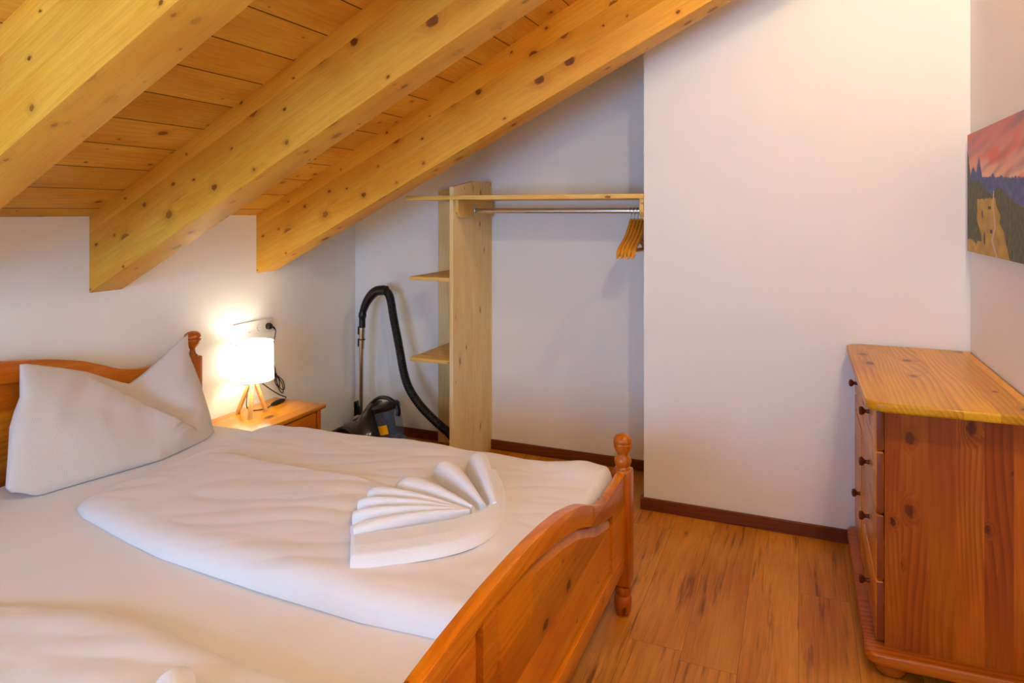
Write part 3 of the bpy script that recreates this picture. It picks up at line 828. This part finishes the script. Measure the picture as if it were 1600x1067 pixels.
# ------------------------------------------------------------------ wardrobe niche
YS = 3.54
wu = thing('open_wardrobe_shelf', 'pale spruce shelving unit with tall side panel, in the back niche', 'shelving unit', (-1.9, 3.8, 0))
fz = lambda p, d: (d, p[0], p[1])
bm = prism(bmesh.new(), [(YS, 0), (YA, 0), (YA, 1.6165), (YS, 1.6165)], fz, -1.876, -1.851, .0015)
obj('side_panel', bm, M['sh_z'], wu)
bm = prism(bmesh.new(), [(YS, 1.6415), (YA, 1.6415), (YA, 1.742), (YS+.27, 1.735), (YS, 1.692)], fz, -1.876, -1.851, .0015)
obj('side_panel_top', bm, M['sh_z'], wu)
xl = at_y(687, 421, YA).x
fy = lambda p, d: (p[0], d, p[1])
obj('back_panel', prism(bmesh.new(), [(xl, 0), (-1.877, 0), (-1.877, 1.6165), (xl, 1.6165)], fy, YA-.022, YA-.001, .0015), M['sh_back'], wu)
obj('back_panel_top', prism(bmesh.new(), [(xl, 1.6415), (-1.877, 1.6415), (-1.877, 1.72), (xl, 1.685)], fy, YA-.022, YA-.001, .0015), M['sh_back'], wu)
for z in (1.140, .657):
    obj('shelf', B((-2.143, YS, z), (-1.877, YA-.022, z+.021), .0015), M['sh_x'], wu)
ts = obj('clothes_shelf', B((-2.16, YS-.022, 1.617), (XP-.002, YA-.001, 1.641), .0015), M['sh_x'], None)
tag(ts, 'long pale spruce board across the niche above the clothes rail', 'shelf')
# rail with wooden end cleats
rl = thing('clothes_rail', 'oval chrome clothes rail between wooden cleats under the niche shelf', 'clothes rail', (-1.3, 3.78, 1.55))
bm = bmesh.new()
tube(bm, [(-1.845, 3.78, 1.553), (XP-.025, 3.78, 1.553)], .0155, 16, flat=.55)
obj('rail', bm, M['chrome'], rl)
def cleat(x0, x1):
    return prism(bmesh.new(), [(YS+.02, 1.616), (YA-.03, 1.616), (YA-.03, 1.515), (YS+.05, 1.515), (YS+.02, 1.545)], fz, x0, x1, .002)
obj('cleat', cleat(-1.850, -1.829), M['sh_x'], rl); obj('cleat', cleat(XP-.024, XP-.003), M['sh_x'], rl)
for xx in (-1.829, XP-.030): obj('rail_bracket', B((xx, 3.767, 1.533), (xx+.006, 3.793, 1.585), .001), M['wire'], rl)

# hangers: build one, copy the rest
def hanger():
    x = 0.
    t = thing('coat_hanger', 'x', 'coat hanger', (x, 3.78, 1.553), 'wooden coat hangers on the rail')
    yc = 3.78; zt_ = 1.505
    bm = bmesh.new()
    # body arms in the y-z plane
    N = 26; pts = []
    rings = []
    for i in range(N+1):
        q = -1+2*i/N; a = abs(q)
        y = yc+q*.222
        zc_ = zt_-.014-.172*interp([(0, 0), (.09, .17), (.18, .30), (.29, .44), (.45, .58), (.69, .74), (1, 1)], a)-(.012 if a > .9 else 0)*(a-.9)/.1
        hh = .013+.006*math.exp(-(a/.25)**2)+.004*ssm(.6, 1., a); ww = .0078+.001*(1-a)+.003*ssm(.75, 1, a)
        e = .6 if i in (0, N) else 1.
        xo = x+.012*a*a
        rings.append([bm.verts.new((xo+ww*cx_*e, y, zc_+hh*cz_*e)) for cx_, cz_ in ((-1, -.7), (-.7, -1), (.7, -1), (1, -.7), (1, .7), (.7, 1), (-.7, 1), (-1, .7))])
    for A, Bq in zip(rings, rings[1:]):
        for k in range(8): bm.faces.new([A[k], A[(k+1) % 8], Bq[(k+1) % 8], Bq[k]])
    bm.faces.new(rings[0]); bm.faces.new(rings[-1])
    obj('arms', bm, M['hanger'], t)
    bm = tube(bmesh.new(), [(x+.010, yc-.20, zt_-.168), (x+.010, yc+.20, zt_-.168)], .005, 10)
    obj('trouser_bar', bm, M['hanger'], t)
    r = .02; zc2 = 1.553+.0155+.002-r
    pts = [(x, yc, zt_-.005), (x, yc, zt_+.012)]
    pts += [(x, yc+.004, zc2-r+.002)]
    for k in range(11):
        a = math.radians(-70+k*(250/10)); pts.append((x, yc+r*math.cos(a), zc2+r*math.sin(a)))
    bm = tube(bmesh.new(), pts, .0017, 8, 3)
    obj('hook', bm, M['wire'], t)
    return t
h0 = hanger()
labs = ['wooden coat hanger at the left end of the row of hangers', 'second wooden coat hanger from the left in the row', 'middle wooden coat hanger of the row of hangers',
        'second wooden coat hanger from the wall in the row', 'wooden coat hanger nearest the projecting wall']
for k in range(5):
    if k == 0: o = h0
    else:
        o = h0.copy(); C.objects.link(o)
        for ch in list(h0.children):
            c = ch.copy(); C.objects.link(c); c.parent = o
    o.location = (-.862+k*.0195, 3.78, 1.553); o.rotation_euler = (0, 0, math.radians((-9, -8.8, -9.1, -8.9, -8.7)[k])); o['label'] = labs[k]

# ------------------------------------------------------------------ dresser
dr = thing('dresser', 'oiled pine chest of drawers with a door, against the right wall', 'dresser', (.47, 3.03, 0))
DX, DY0, DY1 = .262, 2.605, 3.545
# plinth, carcass, top
def rounded_slab(x0, x1, y0, y1, z0, z1, r, edge):
    pts = [(x1, y0), (x1, y1)]
    for cy, sgn in ((y1, 1), (y0, -1)):
        for k in range(9):
            a = math.radians(90*k/8)
            if sgn > 0: pts.append((x0+r-r*math.sin(a), cy-r+r*math.cos(a)))
            else: pts.append((x0+r-r*math.cos(a), cy+r-r*math.sin(a)))
    bm = prism(bmesh.new(), pts, lambda p, d: (p[0], p[1], d), z0, z1, edge)
    return bm
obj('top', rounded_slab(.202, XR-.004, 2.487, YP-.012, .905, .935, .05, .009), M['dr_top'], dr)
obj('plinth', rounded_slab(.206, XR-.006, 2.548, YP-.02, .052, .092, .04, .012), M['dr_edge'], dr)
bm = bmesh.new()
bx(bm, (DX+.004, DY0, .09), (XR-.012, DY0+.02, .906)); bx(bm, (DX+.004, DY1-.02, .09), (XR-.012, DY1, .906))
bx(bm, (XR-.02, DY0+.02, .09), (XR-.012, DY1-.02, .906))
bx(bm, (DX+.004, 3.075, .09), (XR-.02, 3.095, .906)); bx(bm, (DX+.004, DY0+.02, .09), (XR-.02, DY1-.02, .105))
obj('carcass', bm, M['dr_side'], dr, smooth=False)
def knob(parent, y, z, x=.240):
    bm = lathe(bmesh.new(), [(.009, .0), (.007, -.008), (.007, -.014), (.015, -.022), (.0165, -.028), (.013, -.034), (.004, -.036)], (x, y, z), 'X', 20)
    sub('knob', bm, M['knob'], parent, dr)
def panelfront(name, y0, y1, z0, z1, ky, kz):
    bm = B((.240, y0, z0), (DX+.003, y1, z1), .006, 3)
    bmesh.ops.recalc_face_normals(bm, faces=bm.faces)
    for f in bm.faces:
        if f.normal.y < -.9: f.material_index = 1
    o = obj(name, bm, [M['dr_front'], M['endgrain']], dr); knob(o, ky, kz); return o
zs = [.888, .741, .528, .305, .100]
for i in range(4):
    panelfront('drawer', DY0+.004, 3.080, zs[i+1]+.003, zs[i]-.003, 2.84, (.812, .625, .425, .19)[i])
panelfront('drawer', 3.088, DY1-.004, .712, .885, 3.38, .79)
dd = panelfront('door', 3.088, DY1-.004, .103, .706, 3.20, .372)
bm = B((.236, 3.14, .16), (.241, DY1-.055, .65), .004)
sub('door_panel', bm, M['dr_front'], dd, dr)
for x, y in ((.285, 2.625), (.285, 3.49), (.64, 2.625), (.64, 3.49)):
    obj('foot', lathe(bmesh.new(), [(.034, 0), (.043, .006), (.048, .022), (.046, .04), (.036, .053)], (x, y, 0)), M['dr_edge'], dr)

# ------------------------------------------------------------------ picture
def pic_col(u, z):
    """u 0..1 along the canvas from the far end, z 0..1 from the bottom: a mountain valley at sunset"""
    n = lambda a, b, c=0.: noise.noise(Vector((a, b, c)))
    mix = lambda a, b, t: tuple(a[i]+(b[i]-a[i])*t for i in range(3))
    k = ssm(.45, 1., z)
    c = mix((248, 204, 160), (206, 126, 122), k)
    st = n(u*3+z*4, z*9-u*5, 2.); c = mix(c, (222, 116, 96), max(0, min(1, st*2.2)))
    st = n(u*4-z*3, z*12-u*4, 7.); c = mix(c, (160, 116, 134), max(0, min(1, st*1.6)))
    ridge = .64-.09*u+.03*abs(n(u*16, 1.))+.012*n(u*50, 3.)
    ridge += .17*max(0, 1-abs(u-.225)/.06)+.09*max(0, 1-abs(u-.12)/.06)+.03*max(0, 1-abs(u-.47)/.03)
    if z < ridge: c = mix((52, 76, 136), (84, 100, 150), max(0, n(u*20, z*20)+.4))
    f = .60-.13*ssm(.18, .46, u)+.02*n(u*60, 9.)+.05*math.exp(-((u-.56)/.07)**2)-.10*ssm(.6, .9, u)
    if u < .06: f = max(f, .88-u*3.5+.03*n(u*80, 2.))
    if z < f:
        t = n(u*45, z*18, 5.)*.5+.5; c = mix((40, 52, 34), (104, 102, 46), t)
    r = .50+.50*max(0, .44-z)+.03*n(z*14, 8.)
    l = .195+.02*n(z*9, 2.)+(.08*ssm(.30, .10, z) if z > .1 else 0)
    if z < .44+.02*n(u*30, 1.) and l < u < r or (z < .10+.05*n(u*9, 3.) and u < r):
        t = n(u*12, z*10, 3.)*.5+.5; c = mix((150, 122, 34), (214, 170, 48), t)
        if n(u*26, z*12, 12.) > .42 and u < .36: c = (60, 62, 30)
    pw = interp([(0, .53), (.06, .49), (.12, .45), (.22, .50), (.30, .49), (.38, .47), (.5, .48)], z)
    if z < .50 and abs(u-pw) < .008+.012*(.5-z): c = (200, 176, 160)
    if (abs(u-.41) < .025 and abs(z-.37) < .013) or (abs(u-.44) < .02 and abs(z-.19) < .015): c = (66, 44, 40)
    return c
bm = bmesh.new()
py0, py1, pz0, pz1 = 2.60, 3.505, 1.378, 1.880
NUy, NVz = 330, 180
cl = bm.loops.layers.float_color.new('picture')
V = [[bm.verts.new((XR-.022, py1+(py0-py1)*i/NUy, pz0+(pz1-pz0)*j/NVz)) for j in range(NVz+1)] for i in range(NUy+1)]
def lc(c): return lin(*[max(0, min(255, q)) for q in c])
cols = [[lc(pic_col(i/NUy, j/NVz)) for j in range(NVz+1)] for i in range(NUy+1)]
for i in range(NUy):
    for j in range(NVz):
        f = bm.faces.new([V[i][j], V[i+1][j], V[i+1][j+1], V[i][j+1]])
        for lp, (a, b) in zip(f.loops, ((i, j), (i+1, j), (i+1, j+1), (i, j+1))): lp[cl] = cols[a][b]
pic = thing('wall_picture', 'frameless mountain valley picture hanging on the right wall above the dresser', 'picture', (XR-.012, 3.05, 1.63))
s = NT('printed canvas'); at_ = s.n('ShaderNodeVertexColor'); at_.layer_name = 'picture'
s.bsdf(at_.outputs[0], .6)
obj('canvas', bm, s.m, pic, smooth=False)
obj('stretcher', B((XR-.0215, py0, pz0), (XR-.001, py1, pz1)), plain('dark canvas edge', lin(90, 74, 66), .7), pic, smooth=False)

# ------------------------------------------------------------------ ceiling lamp and light
def ceiling_lamp(gx, gy, gz, mt, lab):
    cl_ = thing('ceiling_lamp', lab, 'ceiling lamp', (gx, gy, gz), 'opal globe ceiling lamps')
    bm = bmesh.new(); bmesh.ops.create_uvsphere(bm, u_segments=32, v_segments=16, radius=.065); bm.transform(Matrix.Translation((gx, gy, gz)))
    obj('globe', bm, mt, cl_)
    bm = tube(bmesh.new(), [(gx, gy, gz+.07), (gx, gy, zc(gx)-.02)], .008, 10)
    obj('stem', bm, M['wire'], cl_)
ceiling_lamp(.60, 2.37, 3.07, M['globe_dim'], 'opal globe ceiling lamp hanging near the projecting wall')
ceiling_lamp(.42, .55, 2.93, M['globe'], 'opal globe ceiling lamp hanging at the near end of the room')

wd = bpy.data.worlds.new('daylight'); SC.world = wd; wd.use_nodes = True
bg = wd.node_tree.nodes['Background']; bg.inputs[0].default_value = (.27, .54, 1., 1); bg.inputs[1].default_value = 24.
pl = bpy.data.lights.new('window_portal', 'AREA'); pl.shape = 'RECTANGLE'; pl.size = WX1-WX0; pl.size_y = WZ1-WZ0
po = bpy.data.objects.new('window_portal', pl); C.objects.link(po); po.location = ((WX0+WX1)/2, YN-.13, (WZ0+WZ1)/2); po.rotation_euler = (math.radians(90), 0, 0)
pl.cycles.is_portal = True
SC.view_settings.exposure = 0.0
